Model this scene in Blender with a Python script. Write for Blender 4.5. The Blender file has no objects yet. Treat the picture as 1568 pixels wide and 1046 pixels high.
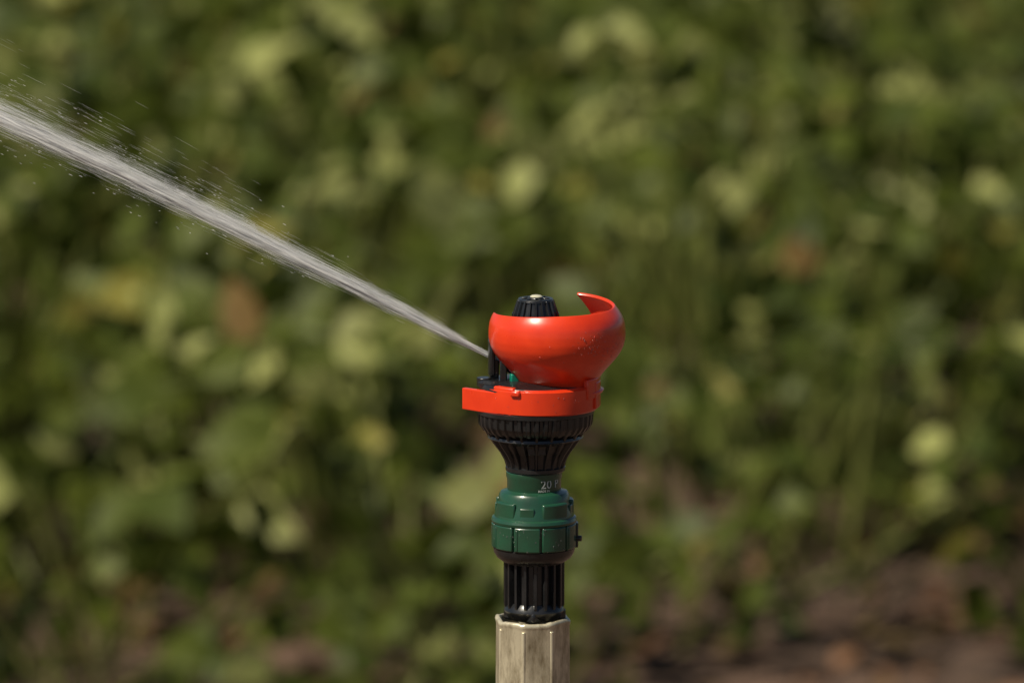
import bpy, math, random
import numpy as np
from mathutils import Vector
random.seed(4); rng=np.random.default_rng(23)
S=0.00025; Z0=1.05; PITCH=math.radians(9); CZ=1/math.cos(PITCH); AX=818
D=3.0
scene=bpy.context.scene

# ---------------- helpers ----------------
def W(x,y,z):            # build units (0.25 mm)
    return ((x-AX)*S, y*S, Z0+(523-z)*S*CZ)
def new_obj(name,verts,faces,mat=None,parent=None,smooth=35,bevel=None,mods=()):
    me=bpy.data.meshes.new(name); me.from_pydata([tuple(v) for v in verts],[],[tuple(f) for f in faces]); me.validate(); me.update()
    ob=bpy.data.objects.new(name,me); scene.collection.objects.link(ob)
    if mat: me.materials.append(mat)
    if smooth is not None:
        me.shade_smooth(); me.set_sharp_from_angle(angle=math.radians(smooth))
    if parent: ob.parent=parent
    if bevel:
        b=ob.modifiers.new("bevel",'BEVEL'); b.width=bevel*S; b.segments=2; b.limit_method='ANGLE'; b.angle_limit=math.radians(40)
    return ob
def lathe(name,prof,n,mat,parent,cx=AX,cy=0,rf=None,cap=True,smooth=35,bevel=None,rot=0.0):
    vs=[];fs=[]
    for i,(r,z) in enumerate(prof):
        for j in range(n):
            a=2*math.pi*j/n+rot
            rr=rf(j,i,r) if rf else r
            vs.append(W(cx+rr*math.sin(a), cy-rr*math.cos(a), z))
    m=len(prof)
    for i in range(m-1):
        for j in range(n):
            k=(j+1)%n
            fs.append((i*n+j,(i+1)*n+j,(i+1)*n+k,i*n+k))
    if cap:
        fs.append(tuple(range(n))); fs.append(tuple(reversed(range((m-1)*n,m*n))))
    return new_obj(name,vs,fs,mat,parent,smooth,bevel)
def patch(name,cx,cy,r0,r1,p0,p1,z0,z1,mat,parent,n=14,bevel=1.2):
    vs=[];fs=[]
    for i in range(n+1):
        a=math.radians(p0+(p1-p0)*i/n)
        for r,z in ((r0,z0),(r1,z0),(r1,z1),(r0,z1)):
            vs.append(W(cx+r*math.sin(a),cy-r*math.cos(a),z))
    for i in range(n):
        for k in range(4):
            fs.append((i*4+k,i*4+(k+1)%4,(i+1)*4+(k+1)%4,(i+1)*4+k))
    fs.append((3,2,1,0)); b=n*4; fs.append((b,b+1,b+2,b+3))
    return new_obj(name,vs,fs,mat,parent,35,bevel)
def box(name,c,s,mat,parent,rz=0,ry=0,bevel=1.5):
    vs=[]
    for dx in(-1,1):
        for dy in(-1,1):
            for dz in(-1,1):
                x=dx*s[0]/2;y=dy*s[1]/2;z=dz*s[2]/2
                x,z=x*math.cos(ry)-z*math.sin(ry),x*math.sin(ry)+z*math.cos(ry)
                x,y=x*math.cos(rz)-y*math.sin(rz),x*math.sin(rz)+y*math.cos(rz)
                vs.append(W(c[0]+x,c[1]+y,c[2]-z))
    fs=[(0,1,3,2),(4,6,7,5),(0,4,5,1),(2,3,7,6),(0,2,6,4),(1,5,7,3)]
    return new_obj(name,vs,fs,mat,parent,35,bevel)
def rod(name,p,q,r,mat,parent,n=20,r2=None):
    a=Vector(W(*p));b=Vector(W(*q));d=(b-a).normalized();u=d.orthogonal().normalized();v=d.cross(u)
    r2=r if r2 is None else r2; vs=[]
    for c,rr in((a,r),(b,r2)):
        for j in range(n):
            t=2*math.pi*j/n; vs.append(c+(u*math.cos(t)+v*math.sin(t))*rr*S)
    fs=[(j,(j+1)%n,n+(j+1)%n,n+j) for j in range(n)]+[tuple(reversed(range(n))),tuple(range(n,2*n))]
    return new_obj(name,vs,fs,mat,parent,35,0.8)
def empty(name,loc=(0,0,Z0)):
    e=bpy.data.objects.new(name,None); scene.collection.objects.link(e); e.empty_display_size=.02; return e

# ---------------- materials ----------------
def mat(name): 
    m=bpy.data.materials.new(name); m.use_nodes=True; return m,m.node_tree.nodes,m.node_tree.links,m.node_tree.nodes["Principled BSDF"]
def plastic(name,c1,c2,rough=0.3,coat=0.3,nscale=120,bump=0.08,rvar=.12):
    m,N,L,P=mat(name)
    tc=N.new('ShaderNodeTexCoord'); n=N.new('ShaderNodeTexNoise'); n.inputs['Scale'].default_value=nscale; n.inputs['Detail'].default_value=6
    L.new(tc.outputs['Object'],n.inputs['Vector'])
    mx=N.new('ShaderNodeMix'); mx.data_type='RGBA'; mx.inputs['A'].default_value=(*c1,1); mx.inputs['B'].default_value=(*c2,1)
    cr=N.new('ShaderNodeMapRange'); cr.inputs['From Min'].default_value=.35; cr.inputs['From Max'].default_value=.7
    L.new(n.outputs['Fac'],cr.inputs['Value']); L.new(cr.outputs['Result'],mx.inputs['Factor']); L.new(mx.outputs['Result'],P.inputs['Base Color'])
    r=N.new('ShaderNodeMapRange'); r.inputs['To Min'].default_value=rough-rvar*.5; r.inputs['To Max'].default_value=rough+rvar
    n2=N.new('ShaderNodeTexNoise'); n2.inputs['Scale'].default_value=nscale*4; n2.inputs['Detail'].default_value=4
    L.new(tc.outputs['Object'],n2.inputs['Vector']); L.new(n2.outputs['Fac'],r.inputs['Value']); L.new(r.outputs['Result'],P.inputs['Roughness'])
    b=N.new('ShaderNodeBump'); b.inputs['Strength'].default_value=bump; b.inputs['Distance'].default_value=.0003
    L.new(n2.outputs['Fac'],b.inputs['Height']); L.new(b.outputs['Normal'],P.inputs['Normal'])
    P.inputs['Coat Weight'].default_value=coat; P.inputs['Coat Roughness'].default_value=.10
    return m
RED=plastic("red_plastic",(0.80,0.050,0.009),(0.66,0.032,0.006),.28,.35,90,.06)
BLACK=plastic("black_plastic",(0.008,0.009,0.010),(0.018,0.018,0.019),.27,.3,150,.15)
GREEN=plastic("green_plastic",(0.013,0.074,0.038),(0.015,0.054,0.030),.28,.4,150,.12)
TEAL=plastic("teal_plastic",(0.0,0.22,0.14),(0.0,0.18,0.12),.3,.3)
CREAM=plastic("cream_cap",(0.62,0.60,0.45),(0.5,0.48,0.36),.35,.2)
INK,_,_,P=mat("white_print"); P.inputs['Base Color'].default_value=(.42,.45,.42,1); P.inputs['Roughness'].default_value=.5

STEEL,N,L,P=mat("weathered_galvanised_steel")
tc=N.new('ShaderNodeTexCoord'); mp=N.new('ShaderNodeMapping'); mp.inputs['Scale'].default_value=(1,1,.3); L.new(tc.outputs['Object'],mp.inputs['Vector'])
n=N.new('ShaderNodeTexNoise'); n.inputs['Scale'].default_value=130; n.inputs['Detail'].default_value=9; n.inputs['Roughness'].default_value=.7; L.new(mp.outputs['Vector'],n.inputs['Vector'])
cr=N.new('ShaderNodeValToRGB'); e=cr.color_ramp.elements; e[0].position=.34; e[0].color=(.24,.19,.11,1); e[1].position=.56; e[1].color=(.72,.65,.47,1)
L.new(n.outputs['Fac'],cr.inputs['Fac']); L.new(cr.outputs['Color'],P.inputs['Base Color']); P.inputs['Metallic'].default_value=.45
rr=N.new('ShaderNodeMapRange'); rr.inputs['To Min'].default_value=.42; rr.inputs['To Max'].default_value=.2; L.new(n.outputs['Fac'],rr.inputs['Value']); L.new(rr.outputs['Result'],P.inputs['Roughness'])
b=N.new('ShaderNodeBump'); b.inputs['Strength'].default_value=.3; b.inputs['Distance'].default_value=.0005; L.new(n.outputs['Fac'],b.inputs['Height']); L.new(b.outputs['Normal'],P.inputs['Normal'])

DROP,N,L,P=mat("water_drops"); P.inputs['Transmission Weight'].default_value=.93; P.inputs['Base Color'].default_value=(.97,.93,.92,1); P.inputs['IOR'].default_value=1.33; P.inputs['Roughness'].default_value=.12

def watermat(name,a,bc,tr):
    m,N,L,P=mat(name); out=N["Material Output"]
    tc=N.new('ShaderNodeTexCoord'); mp=N.new('ShaderNodeMapping'); mp.vector_type='TEXTURE'
    m2=N.new('ShaderNodeMapping'); m2.inputs['Scale'].default_value=(14,700,700)
    n=N.new('ShaderNodeTexNoise'); n.inputs['Scale'].default_value=1; n.inputs['Detail'].default_value=5
    mp.inputs['Rotation'].default_value=(0,math.radians(26.5),0)
    L.new(tc.outputs['Object'],mp.inputs['Vector']); L.new(mp.outputs['Vector'],m2.inputs['Vector']); L.new(m2.outputs['Vector'],n.inputs['Vector'])
    cr=N.new('ShaderNodeValToRGB'); e=cr.color_ramp.elements; e[0].position=.35; e[0].color=(*a,1); e[1].position=.65; e[1].color=(*bc,1)
    L.new(n.outputs['Fac'],cr.inputs['Fac']); L.new(cr.outputs['Color'],P.inputs['Base Color']); P.inputs['Roughness'].default_value=.3; P.inputs['IOR'].default_value=1.33
    t=N.new('ShaderNodeBsdfTranslucent'); L.new(cr.outputs['Color'],t.inputs['Color'])
    mx=N.new('ShaderNodeMixShader'); mx.inputs[0].default_value=tr
    L.new(P.outputs[0],mx.inputs[1]); L.new(t.outputs[0],mx.inputs[2]); L.new(mx.outputs[0],out.inputs['Surface'])
    return m
WCORE=watermat("aerated_water",(.72,.73,.73),(.92,.92,.92),.12)
WSTR=watermat("water_streaks",(.86,.87,.87),(.96,.96,.96),.42)

# ---------------- sprinkler ----------------
SP=empty("irrigation_sprinkler")
nf=18
def fin(j,i,r):
    return r if (j%8) in (0,1,2) else r-9
lathe("ribbed_stem",[(47,853),(47,926),(44,932)],nf*8,BLACK,SP,rf=fin,smooth=25)
lathe("stem_collar",[(44,846),(50,850),(50,857),(46,861)],64,BLACK,SP)
lathe("stem_foot",[(40,922),(45,928),(47,934),(44,940),(40,946)],64,BLACK,SP)
box("square_foot",(AX+1,0,941),(70,70,18),BLACK,SP,rz=math.radians(42),bevel=4)
# green union
lathe("union_black_lip",[(50,858),(57,853),(62,845),(63,838),(58,834)],96,BLACK,SP)
lathe("union_nut",[(55,840),(60.5,838),(61.5,800),(62,794),(61,786),(58,776),(55,764),(54,756),(51,752),(43,750),(40,748)],96,GREEN,SP)
for k in range(9):
    p0=-29+k*40
    patch("union_panel_%d"%k,AX,0,60,65.5,p0,p0+37.5,837,799,GREEN,SP,bevel=2.2)
    if k%2==0: patch("union_panel_inset_%d"%k,AX,0,60,66.6,p0+3,p0+6,835,803,GREEN,SP,bevel=.8,n=4)
lathe("union_rim",[(60,800),(65,798.5),(66,795),(64.5,791),(60,788)],96,GREEN,SP)
for k,(a,b2) in enumerate([(-72,-30),(12,58),(80,120),(150,190),(220,255)]):
    patch("union_lug_%d"%k,AX,0,50,61,a,b2,790,764,GREEN,SP,bevel=4.5)
for k in range(4):
    a=-22+k*90
    patch("union_stop_%d"%k,AX,0,52,60,a,a+22,792,770,GREEN,SP,bevel=3)
rod("union_latch",(876,-4,824),(891,-8,824),4.5,BLACK,SP); patch("union_latch_base",AX,0,62,68,82,100,838,800,BLACK,SP,bevel=1.5)
lathe("green_neck",[(40,752),(41.5,748),(41.5,733),(43,729),(43,722),(40,718)],96,GREEN,SP)
def label(txt,size,px,py,nm):
    cu=bpy.data.curves.new(nm,'FONT'); cu.body=txt; cu.size=size; cu.space_character=1.05; cu.offset=.15
    to=bpy.data.objects.new(nm,cu); scene.collection.objects.link(to)
    dg=bpy.context.evaluated_depsgraph_get(); me=bpy.data.meshes.new_from_object(to.evaluated_get(dg)); bpy.data.objects.remove(to)
    vs=[]
    for v in me.vertices:
        a=(px+v.co.x)/41.8; vs.append(W(AX+42.3*math.sin(a),-42.3*math.cos(a),py-v.co.y))
    fs=[tuple(p.vertices) for p in me.polygons]
    new_obj(nm,vs,fs,INK,SP,None)
label("20 P",18,10,742,"marking_size"); label("MADE IN",4.6,6,747.5,"marking_origin")
# black ribbed cone
nr=40
def rib(j,i,r): return r if (j%6)in(0,1,2) else r-3.2
lathe("cone_upper_ring",[(80,626),(89,628),(89,636),(88,647),(82,656),(74,661)],nr*6,BLACK,SP,cx=820,rf=rib,smooth=25)
lathe("cone_rim",[(84,622),(91,624),(91,630),(86,632)],96,BLACK,SP,cx=820)
ng=20
def rib2(j,i,r): return r if (j%7)in(0,1) else r-(7 if i<4 else 4)
lathe("cone_fins",[(80,655),(73,667),(64,680),(54,693),(48,704),(45,714),(43,722)],ng*7,BLACK,SP,cx=820,rf=rib2,smooth=25)
lathe("cone_core",[(70,655),(58,672),(48,690),(43,706),(41.5,722)],64,BLACK,SP,cx=820)
lathe("cone_step",[(66,668),(72.5,664),(74,668),(64,674)],96,BLACK,SP,cx=820)
patch("cone_window",820,0,44,58,-12,16,688,668,BLACK,SP,bevel=1)
lathe("cone_base_ring",[(42,712),(46,714),(46,719),(42,722)],64,BLACK,SP,cx=820)
# red base ring
RC=826
lathe("red_ring",[(76,622),(88,624.5),(91,622),(91.5,600),(91,588),(88,585.5),(80,585.5),(79,590),(77,600)],128,RED,SP,cx=RC)
patch("red_ring_cover",RC,0,10,86,-40,165,596,584.5,RED,SP,n=60,bevel=1)
patch("red_ring_lug",RC,0,84,93.5,52,118,604,573,RED,SP,bevel=2)
patch("red_ring_clip",RC,0,88,94.5,66,84,620,580,RED,SP,bevel=1.5,n=6)
a=math.radians(-45)
def tabpt(t,o,z):
    bx=RC+91*math.sin(a);by=-91*math.cos(a)
    return W(bx-t*.7071-o*.7071, by+t*.7071-o*.7071, z)
vs=[];fs=[]
prof=[(-26,-4,624.5,588.5),(-10,-1,625,590),(10,.5,625,591),(40,1,625,591.5),(66,1,625,592),(76,1,625,592)]
for t,o,zb,zt in prof:
    for oo,z in((o,zb),(o,zt),(o-9,zt),(o-9,zb)): vs.append(tabpt(t,oo,z))
for i in range(len(prof)-1):
    for k in range(4): fs.append((i*4+k,i*4+(k+1)%4,(i+1)*4+(k+1)%4,(i+1)*4+k))
fs.append((3,2,1,0)); q=(len(prof)-1)*4; fs.append((q,q+1,q+2,q+3))
new_obj("red_tab",vs,fs,RED,SP,40,1.5)
box("red_tab_stop",(791,-80,590),(16,16,10),RED,SP,rz=math.radians(-22),bevel=3)
patch("red_tab_key",RC,0,78,90,-52,-26,592,582,RED,SP,bevel=3)
# red deflector bowl
BC=853
PR=[(455,75),(459,80),(466,88),(475,95),(483,100),(492,103.5),(504,105),(516,105),(528,102.5),(538,97.5),(547,91),(556,83),(564,75.5),(572,69),(579,64.5),(585,62.5),(590,64),(594,69),(597,76)]
pz=np.array([p[0] for p in PR],float); pr=np.array([p[1] for p in PR],float)
def ztop(ph): return float(np.interp(ph,[-95,-60,0,60,95,130,160],[477.5,475,470,468,465,460,457]))
ZB=596
def bowl(u,tv):
    phe=lambda z: float(np.interp(z,[455,485,540,590],[158,150,140,130]))
    phs=lambda z: float(np.interp(z,[455,545,560,575,590,597],[-91,-91,-84,-72,-58,-52]))
    ph=-91+u*(158+91); zt=ztop(ph); z=zt+(ZB-zt)*tv
    ph=phs(z)+u*(phe(z)-phs(z))
    return ph,float(np.interp(z,pz,pr)),z
NU,NV=110,38
vs=[];fs=[]
for i in range(NU+1):
    for j in range(NV+1):
        ph,r,z=bowl(i/NU,j/NV); p=math.radians(ph)
        vs.append(W(BC+r*math.sin(p),-r*math.cos(p),z))
for i in range(NU):
    for j in range(NV):
        q=i*(NV+1)+j; fs.append((q,q+1,q+NV+2,q+NV+1))
bo=new_obj("red_deflector",vs,fs,RED,SP,None); bo.data.shade_smooth()
sm=bo.modifiers.new("smooth",'SMOOTH'); sm.factor=.5; sm.iterations=3
so=bo.modifiers.new("solid",'SOLIDIFY'); so.thickness=5*S; so.offset=-1
bv=bo.modifiers.new("bevel",'BEVEL'); bv.width=1.5*S; bv.segments=3; bv.limit_method='ANGLE'; bv.angle_limit=math.radians(50)
# inner black body
lathe("body_flange",[(60,600),(86,598),(87,590),(84,584),(60,580),(36,578)],96,BLACK,SP,cx=820)
lathe("body_core",[(36,585),(32,560),(30,520),(34,500),(36,480)],48,BLACK,SP,cx=820,cy=6)
NC=820
def nf2(j,i,r): return r if (j%6)in(0,1) or i==0 else r-3.5
lathe("top_knob",[(25,458),(28.5,459.5),(32,470),(36,482),(38,500)],20*6,BLACK,SP,cx=NC,rf=nf2,smooth=25)
lathe("top_knob_rim",[(20,460),(22,457),(26.5,457),(28,460.5)],48,BLACK,SP,cx=NC)
lathe("top_knob_hub",[(15,461),(14,455.5),(10,454.5)],6,BLACK,SP,cx=NC,smooth=20,bevel=1)
lathe("top_cap",[(9.5,458),(9.5,454),(7,452.3),(3,451.6)],32,CREAM,SP,cx=NC+1)
for k in range(6):
    t=math.radians(20+60*k); box("knob_spoke_%d"%k,(NC+17*math.sin(t),-17*math.cos(t),458.5),(3,10,5),BLACK,SP,rz=t,bevel=.6)
# left bracket, nozzle
patch("bracket_arm",820,10,64,73,-112,-72,575,520,BLACK,SP,bevel=3)
box("bracket_post",(771,-14,571),(11,14,44),BLACK,SP,bevel=2)
box("bracket_post_rear",(757,14,572),(14,12,40),BLACK,SP,bevel=2)
box("bracket_top",(752,22,524),(9,20,16),BLACK,SP,bevel=3)
rod("bracket_screw",(742,-6,590),(742,-6,577),12,BLACK,SP)
lathe("bracket_foot",[(24,590),(24,583),(19,579)],32,BLACK,SP,cx=756,cy=-12)
box("teal_insert",(788,-26,575),(14,10,14),TEAL,SP,rz=.3,bevel=2)
rod("nozzle",(812,18,580),(770,18,559),13,BLACK,SP,r2=8)
# water drops on surfaces
dv=[];df=[]
def add_drop(c,nrm,r,fl=.4,el=1.0):
    c=Vector(c);nrm=Vector(nrm).normalized();u=nrm.cross(Vector((0,0,1))).normalized();v=nrm.cross(u)
    base=len(dv);n1,n2=10,5
    for i in range(n2):
        th=math.pi/2*i/n2
        for j in range(n1):
            ph=2*math.pi*j/n1
            dv.append(c+(u*math.cos(ph)+v*math.sin(ph)*el)*r*math.cos(th)+nrm*r*fl*math.sin(th))
    dv.append(c+nrm*r*fl); top=len(dv)-1
    for i in range(n2-1):
        for j in range(n1):
            k=(j+1)%n1; df.append((base+i*n1+j,base+i*n1+k,base+(i+1)*n1+k,base+(i+1)*n1+j))
    for j in range(n1): df.append((base+(n2-1)*n1+j,base+(n2-1)*n1+(j+1)%n1,top))
for k in range(130):
    ph=random.gauss(52,20); z=random.gauss(522,13)
    if not(485<z<575): continue
    r=float(np.interp(z,pz,pr)); dr=(float(np.interp(z+2,pz,pr))-float(np.interp(z-2,pz,pr)))/4
    p=math.radians(ph); nr_=Vector((math.sin(p),-math.cos(p),dr)).normalized()
    add_drop(W(BC+(r+.1)*math.sin(p),-(r+.1)*math.cos(p),z),nr_,random.choice([.5,.6,.8,1.2])*S,.5,random.uniform(1,2.2))
for k in range(30):
    p=math.radians(random.uniform(-85,95)); z=random.uniform(590,620)
    add_drop(W(RC+91.4*math.sin(p),-91.4*math.cos(p),z),(math.sin(p),-math.cos(p),0),random.choice([.5,.7,1])*S,.5,1.3)
for k in range(60):
    p=math.radians(random.uniform(-95,95)); z=random.uniform(801,836)
    add_drop(W(AX+65.5*math.sin(p),-65.5*math.cos(p),z),(math.sin(p),-math.cos(p),0),random.choice([.5,.7,1.1])*S,.5,1.3)
new_obj("water_drops",dv,df,DROP,SP,None).data.shade_smooth()

# ---------------- riser pipe ----------------
RP=empty("riser_pipe")
def octo(r,z,n=8,rot=-14.5):
    out=[]
    for k in range(n):
        for da,rr in((-9,.965),(-4,.992),(0,1.0),(4,.992),(9,.965)):
            a=math.radians(rot+45*k+da); out.append((r*rr*math.sin(a),-r*rr*math.cos(a)))
    return out
zb=523+Z0/S/CZ+60
rings=[(58,zb),(58,1200),(58.6,1040),(58,958),(59,954),(60,951),(59,948),(56.5,946.5),(53,947),(51.5,949.5),(51,1010)]
vs=[];fs=[];n=40
for i,(r,z) in enumerate(rings):
    for j,(x,y) in enumerate(octo(r,z)): 
        dz=0 if i<4 or i>9 else 1.3*math.sin(j*.55)+.8*math.sin(j*1.7)
        vs.append(W(AX-2+x,y,z+dz))
for i in range(len(rings)-1):
    for j in range(n): fs.append((i*n+j,(i+1)*n+j,(i+1)*n+(j+1)%n,i*n+(j+1)%n))
new_obj("pipe_wall",vs,fs,STEEL,RP,50)
for k,aa in enumerate((-14.5,30.5,-59.5)):
    a=math.radians(aa); rod("pipe_seam_%d"%k,(AX-2+56.2*math.sin(a),-56.2*math.cos(a),960),(AX-2+56.2*math.sin(a),-56.2*math.cos(a),zb),3.6,STEEL,RP,n=14)

# ---------------- water jet ----------------
def jc(u): return 762-u, 555-.5235*u+4.6e-5*u*u
def jw(u): return 1.5+5.1*(1-math.exp(-max(u+30,0)/300))+.0030*max(u,0)
def jp(u,oy,on):
    x,z=jc(u); return W(x+on*.46, 18+oy, z-on*.888)
JET=empty("water_jet")
vs=[];fs=[];n=16;us=[-45+i*20 for i in range(75)]
for u in us:
    w=jw(u)*.85
    for j in range(n):
        a=2*math.pi*j/n; q=w*(1+.1*math.sin(3*a+u*.02)+.07*math.sin(7*a+u*.05))
        vs.append(jp(u,q*math.cos(a),q*math.sin(a)))
for i in range(len(us)-1):
    for j in range(n): fs.append((i*n+j,i*n+(j+1)%n,(i+1)*n+(j+1)%n,(i+1)*n+j))
new_obj("jet_core",vs,fs,WCORE,JET,None).data.shade_smooth()
vs=[];fs=[]
def streak(u0,Ln,a,b,th,k=4,spread=1.0):
    base=len(vs)
    for i in range(k+1):
        u=u0+Ln*i/k; w=jw(u); t=th*(.15+.85*math.sin(math.pi*(i+.15)/(k+.3)))
        for dx,dy in((0,1),(.87,-.5),(-.87,-.5)): vs.append(jp(u,a*w+dx*t,b*w+dy*t))
    for i in range(k):
        for j in range(3): fs.append((base+i*3+j,base+i*3+(j+1)%3,base+(i+1)*3+(j+1)%3,base+(i+1)*3+j))
for _ in range(5200):
    u0=random.uniform(-40,1350); 
    streak(u0,random.uniform(20,90),random.gauss(0,.8),random.gauss(0,.80),random.uniform(.14,.34))
for _ in range(6500):
    u0=40+1310*random.random()**.85
    g=abs(random.gauss(0,1.25)); b=g+.7 if random.random()<.62 else -g*.8-.6
    streak(u0,random.uniform(10,60),random.gauss(0,1.3),b,random.uniform(.05,.13))
for _ in range(900):
    u0=300+1000*random.random()**.7
    g=abs(random.gauss(0,4.2)); b=g+1.6 if random.random()<.8 else -g*.5-1
    streak(u0,random.uniform(8,40),random.gauss(0,2),b,random.uniform(.06,.13),3)
new_obj("jet_streaks",vs,fs,WSTR,JET,None).data.shade_smooth()
vs=[];fs=[]
for _ in range(460):
    u0=150+1150*random.random()**.65
    g=abs(random.gauss(0,3.4)); b=g+1.2 if random.random()<.62 else -g*.8-1.2
    streak(u0,random.uniform(2,6),random.gauss(0,3),b,random.uniform(.18,.45),3)
new_obj("jet_droplets",vs,fs,WSTR,JET,None)

# ---------------- crop foliage ----------------
def leafmat(name):
    m,N,L,P=mat(name); out=N["Material Output"]
    at=N.new('ShaderNodeAttribute'); at.attribute_name="col"
    tc=N.new('ShaderNodeTexCoord'); n=N.new('ShaderNodeTexNoise'); n.inputs['Scale'].default_value=60; L.new(tc.outputs['Object'],n.inputs['Vector'])
    mr=N.new('ShaderNodeMapRange'); mr.inputs['To Min'].default_value=.7; mr.inputs['To Max'].default_value=1.25; L.new(n.outputs['Fac'],mr.inputs['Value'])
    mu=N.new('ShaderNodeVectorMath'); mu.operation='SCALE'; L.new(at.outputs['Color'],mu.inputs[0]); L.new(mr.outputs['Result'],mu.inputs['Scale'])
    L.new(mu.outputs[0],P.inputs['Base Color']); P.inputs['Roughness'].default_value=.5; P.inputs['Specular IOR Level'].default_value=.22
    t=N.new('ShaderNodeBsdfTranslucent'); L.new(mu.outputs[0],t.inputs['Color'])
    mx=N.new('ShaderNodeMixShader'); mx.inputs[0].default_value=.33
    L.new(P.outputs[0],mx.inputs[1]); L.new(t.outputs[0],mx.inputs[2]); L.new(mx.outputs[0],out.inputs['Surface']); return m
LEAF=leafmat("leaf_green")
def nz(v): return v/np.maximum(np.linalg.norm(v,axis=1,keepdims=True),1e-9)
T=np.array([(0,0,0),(.25,-.40,.07),(.25,.40,.07),(.62,-.34,.05),(.62,.34,.05),(1,0,-.12),(.3,0,0),(.68,0,-.02)])
LF=[(0,1,6),(0,6,2),(1,3,7,6),(6,7,4,2),(3,5,7),(7,5,4)]
def mesh_np(name,V,faces_loops,starts,totals,C,mat_):
    me=bpy.data.meshes.new(name); me.vertices.add(len(V)); me.vertices.foreach_set("co",V.astype(np.float32).ravel())
    me.loops.add(len(faces_loops)); me.loops.foreach_set("vertex_index",faces_loops.astype(np.int32))
    me.polygons.add(len(starts)); me.polygons.foreach_set("loop_start",starts.astype(np.int32)); me.polygons.foreach_set("loop_total",totals.astype(np.int32))
    me.update(calc_edges=True); at=me.color_attributes.new("col",'FLOAT_COLOR','POINT'); at.data.foreach_set("color",C.astype(np.float32).ravel())
    me.materials.append(mat_); ob=bpy.data.objects.new(name,me); scene.collection.objects.link(ob); return ob
SUNV=np.array([-.5,-.42,.76])
def vnoise(x,y,s,k):
    return (np.sin(x*s*1.3+k+1.7*np.sin(y*s*.9+k*2))+np.sin(y*s*1.1-k*1.3+1.5*np.sin(x*s*.8+k))+.6*np.sin((x+y)*s*2.3+k))/2.6
def field(name,x0,x1,y0,y1,dens,tri,size,skip=None,edge=False,hbase=.37):
    npl=int((x1-x0)*(y1-y0)*dens)
    px=rng.uniform(x0,x1,npl);py=rng.uniform(y0,y1,npl)
    if skip is not None:
        k=~((px>skip[0])&(px<skip[1])&(py>skip[2])&(py<skip[3])); px=px[k];py=py[k]
    H=hbase+.08*vnoise(px,py,4.2,.5)+rng.normal(0,.07,len(px))
    if edge:
        lim=4.05+.12*vnoise(px,py*0,7.0,1.0)+.36*np.clip((px-.05)*3.5,-.1,1)
        k=py>lim; px=px[k];py=py[k];H=H[k];lim=lim[k]
        H*=np.clip(.5+(py-lim)*.9,.45,1)
        k=(vnoise(px,py,9.0,3.1)>-.85)|(rng.random(len(px))<.8); px=px[k];py=py[k];H=H[k]
    npl=len(px)
    plc=.5+.5*vnoise(px,py,3.1,5.2)+rng.normal(0,.25,npl); plc=np.clip(plc,0,1)
    idx=np.repeat(np.arange(npl),tri); M=len(idx)
    th=rng.uniform(0,2*math.pi,M); rad=.16*np.sqrt(rng.random(M))*(.8+.5*rng.random(M)); hz=rng.random(M)**.6
    cx=px[idx]+rad*np.cos(th);cy=py[idx]+rad*np.sin(th)
    cz=H[idx]*(.10+1.0*hz)*(1-.45*(rad/.22)**2); cz=np.maximum(cz,.02)
    C0=np.stack([cx,cy,cz],1)
    nrm=nz(SUNV*.45+np.array([0,-.16,.18])+rng.normal(0,.52,(M,3)))
    sz=size*rng.choice([.75,1.0,1.4],M,p=[.38,.45,.17])
    base=[];dr=[];nn=[];ln=[];ci=[]
    thh=th+rng.normal(0,.9,M)
    for da in(0,1.25,-1.25):
        hd=thh+da
        h3=np.stack([np.cos(hd),np.sin(hd),-.25+rng.normal(0,.3,M)],1)
        n2=nz(nrm+rng.normal(0,.28,(M,3))); d=nz(h3-n2*np.sum(h3*n2,1,keepdims=True))
        base.append(C0+d*.006);dr.append(d);nn.append(n2);ln.append(sz*rng.uniform(.8,1.2,M)*(1 if da==0 else .88));ci.append(idx)
    base=np.concatenate(base);dr=np.concatenate(dr);nn=np.concatenate(nn);ln=np.concatenate(ln);ci=np.concatenate(ci)
    hh=np.tile(hz,3); K=len(base); r=np.cross(dr,nn)
    V=(base[:,None,:]+ (T[None,:,0,None]*dr[:,None,:]+T[None,:,1,None]*r[:,None,:]*.85+T[None,:,2,None]*nn[:,None,:])*ln[:,None,None]).reshape(-1,3)
    g1=np.array([.042,.062,.009]);g2=np.array([.128,.158,.022]);g3=np.array([.36,.38,.125]);br=np.array([.22,.14,.05]);ye=np.array([.32,.29,.06])
    f=np.clip(plc[ci]*.5+rng.random(K)*.7-.13,0,1)[:,None]
    c=g1*(1-f)+g2*f
    q=(np.tile(rng.random(M),3)*.6+rng.random(K)*.4)
    q=np.argsort(np.argsort(q))/K
    pale=(q<.06+.18*plc[ci])&(hh>.4); c[pale]=g3*rng.uniform(.5,1.2,(pale.sum(),1))  # pale upper leaves: undersides, plus sunlit leaf shine put into the colour
    yl=(q>.95); c[yl]=ye*rng.uniform(.4,1,(yl.sum(),1))
    bb=(q>.988)|((hh<.14)&(q>.55)); c[bb]=br*rng.uniform(.4,1.0,(bb.sum(),1))
    C=np.ones((K,8,4)); C[:,:,:3]=c[:,None,:]; C=C.reshape(-1,4)
    off=(np.arange(K)*8)[:,None]; fl=np.array([i for f_ in LF for i in f_]); loops=(off+fl[None]).ravel()
    tot=np.tile(np.array([len(f_) for f_ in LF]),K)
    A=np.stack([px[idx]+rad*.25*np.cos(th),py[idx]+rad*.25*np.sin(th),cz*.25],1); B=C0
    sd=rng.normal(0,1,(M,3)); sd=nz(np.cross(B-A,sd))*.0022
    PV=np.stack([A-sd*1.6,A+sd*1.6,B+sd,B-sd],1).reshape(-1,3)
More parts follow.
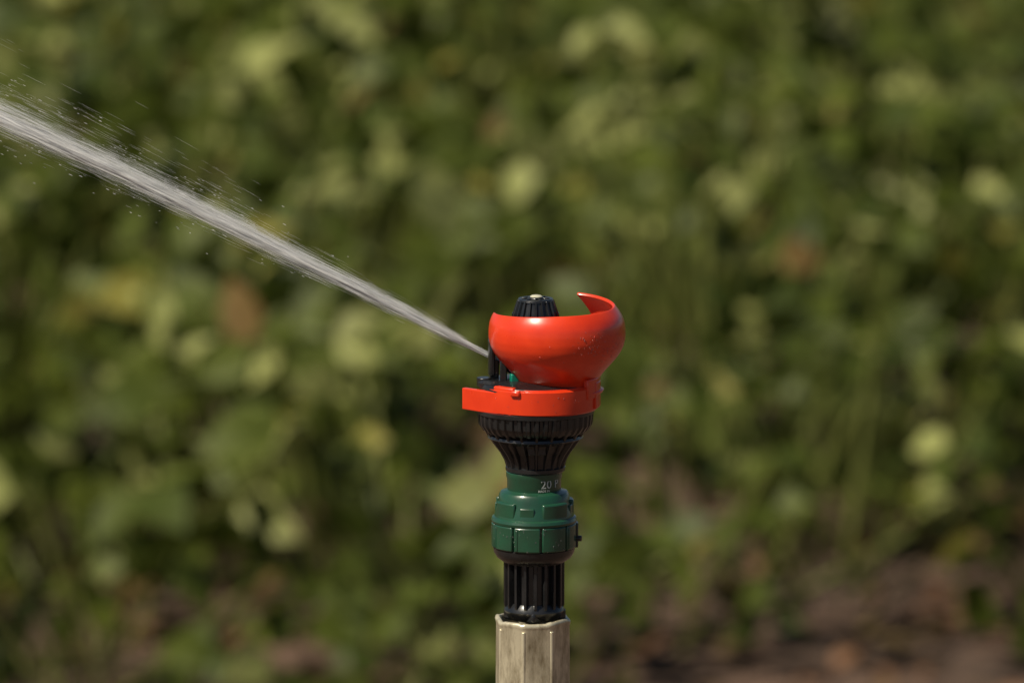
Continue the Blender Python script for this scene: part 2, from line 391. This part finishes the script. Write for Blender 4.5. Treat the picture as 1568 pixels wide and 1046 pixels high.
    PC=np.ones((M*4,4)); PC[:,:3]=np.array([.18,.20,.05])
    po=len(V)+np.arange(M*4)
    V=np.concatenate([V,PV]);C=np.concatenate([C,PC]);loops=np.concatenate([loops,po]);tot=np.concatenate([tot,np.full(M,4)])
    st=np.concatenate([[0],np.cumsum(tot)[:-1]])
    return mesh_np(name,V,loops,st,tot,C,LEAF)
CF=empty("crop_field")
f1=field("crop_plants_near",-2.6,2.6,3.8,13.5,22,20,.052,edge=True); f1.parent=CF
f2=field("crop_plants_far",-14,14,4.6,42,3.2,12,.15,skip=(-2.6,2.6,0,13.5)); f2.parent=CF

def litter():
    K=3200
    x=rng.uniform(-2.6,2.6,K);y=rng.uniform(3.0,5.6,K); base=np.stack([x,y,np.full(K,.006)+rng.random(K)*.012],1)
    n2=nz(np.array([0,0,1.])+rng.normal(0,.35,(K,3))); h=rng.normal(0,1,(K,3)); d=nz(h-n2*np.sum(h*n2,1,keepdims=True)); r=np.cross(d,n2); ln=rng.uniform(.02,.06,K)
    V=(base[:,None,:]+(T[None,:,0,None]*d[:,None,:]+T[None,:,1,None]*r[:,None,:]*.7+T[None,:,2,None]*n2[:,None,:])*ln[:,None,None]).reshape(-1,3)
    c=np.where(rng.random((K,1))<.5,np.array([.26,.14,.08]),np.array([.13,.09,.04]))*rng.uniform(.6,1.3,(K,1))
    C=np.ones((K,8,4)); C[:,:,:3]=c[:,None,:]
    loops=((np.arange(K)*8)[:,None]+np.array([i for f_ in LF for i in f_])[None]).ravel(); tot=np.tile(np.array([len(f_) for f_ in LF]),K)
    return mesh_np("leaf_litter",V,loops,np.concatenate([[0],np.cumsum(tot)[:-1]]),tot,C.reshape(-1,4),LEAF)
litter()
def grass(name,tufts):
    V=[];Lp=[];C=[];tt=[]
    for (gx,gy,nb,h,sp) in tufts:
        for _ in range(nb):
            x=gx+random.gauss(0,sp);y=gy+random.gauss(0,sp);hh=h*random.uniform(.6,1.1);a=random.uniform(0,6.28);ln=random.uniform(.02,.14)*hh/.3;w=random.uniform(.0015,.0032);wa=random.uniform(0,3.14)
            b=len(V);k=6;col=random.choice([(.22,.25,.06),(.30,.30,.10),(.13,.18,.03)])
            for i in range(k+1):
                t=i/k;cx_=x+ln*t*t*math.cos(a);cy_=y+ln*t*t*math.sin(a);z=hh*t-.03*t**3;ww=w*(1-t*.9)
                for s in(-1,1): V.append((cx_+s*ww*math.cos(wa),cy_+s*ww*math.sin(wa),z)); C.append((*col,1))
            for i in range(k): Lp+= [b+i*2,b+i*2+1,b+i*2+3,b+i*2+2]; tt.append(4)
    tt=np.array(tt); return mesh_np(name,np.array(V),np.array(Lp),np.concatenate([[0],np.cumsum(tt)[:-1]]),tt,np.array(C),LEAF)
grass("grass_tuft",[(-.325,2.2,9,.58,.012),(-.34,2.6,10,.52,.015),(-.30,3.2,9,.44,.02),(-.36,3.5,10,.38,.03),(-.9,3.7,25,.3,.05),(.95,3.9,25,.3,.05)])

# ---------------- ground ----------------
G,N,L,P=mat("dry_soil")
tc=N.new('ShaderNodeTexCoord'); n=N.new('ShaderNodeTexNoise'); n.inputs['Scale'].default_value=3.5; n.inputs['Detail'].default_value=10; n.inputs['Roughness'].default_value=.7
L.new(tc.outputs['Object'],n.inputs['Vector']); cr=N.new('ShaderNodeValToRGB'); e=cr.color_ramp.elements; e[0].position=.35;e[0].color=(.055,.035,.024,1);e[1].position=.68;e[1].color=(.21,.125,.085,1)
L.new(n.outputs['Fac'],cr.inputs['Fac']); L.new(cr.outputs['Color'],P.inputs['Base Color']); P.inputs['Roughness'].default_value=.95
n2=N.new('ShaderNodeTexNoise'); n2.inputs['Scale'].default_value=28; n2.inputs['Detail'].default_value=8; L.new(tc.outputs['Object'],n2.inputs['Vector'])
b=N.new('ShaderNodeBump'); b.inputs['Strength'].default_value=1; b.inputs['Distance'].default_value=.04; L.new(n2.outputs['Fac'],b.inputs['Height']); L.new(b.outputs['Normal'],P.inputs['Normal'])
g=new_obj("ground",[(-400,-400,0),(400,-400,0),(400,400,0),(-400,400,0)],[(0,1,2,3)],G,None,None)

# ---------------- light ----------------
EL=math.radians(52); AZ=math.radians(55)
sv=Vector((-math.cos(EL)*math.sin(AZ),-math.cos(EL)*math.cos(AZ),math.sin(EL)))
sl=bpy.data.lights.new("sun",'SUN'); sl.energy=5.0; sl.angle=math.radians(.5); sl.color=(1,.91,.74)
so_=bpy.data.objects.new("sun",sl); scene.collection.objects.link(so_); so_.rotation_euler=sv.to_track_quat('Z','Y').to_euler(); so_.location=(-3,-3,6)
w=bpy.data.worlds.new("World"); scene.world=w; w.use_nodes=True; NT=w.node_tree
sk=NT.nodes.new('ShaderNodeTexSky'); sk.sky_type='NISHITA'; sk.sun_disc=False; sk.sun_elevation=EL; sk.sun_rotation=math.atan2(sv.x,sv.y)
bg=NT.nodes["Background"]; bg.inputs['Strength'].default_value=.05; NT.links.new(sk.outputs[0],bg.inputs['Color'])

# ---------------- camera ----------------
cd=bpy.data.cameras.new("camera"); cam=bpy.data.objects.new("camera",cd); scene.collection.objects.link(cam); scene.camera=cam
tg=Vector(W(784,0,523)); cam.location=tg+Vector((0,-math.cos(PITCH),math.sin(PITCH)))*D
cam.rotation_euler=(math.pi/2-PITCH,0,0)
cd.sensor_width=36; cd.lens=36*D/(1568*S); cd.clip_start=.05; cd.clip_end=1500
cd.dof.use_dof=True; cd.dof.focus_distance=D-.012; cd.dof.aperture_fstop=15.5
scene.view_settings.view_transform='Standard'; scene.view_settings.look='None'; scene.view_settings.exposure=0
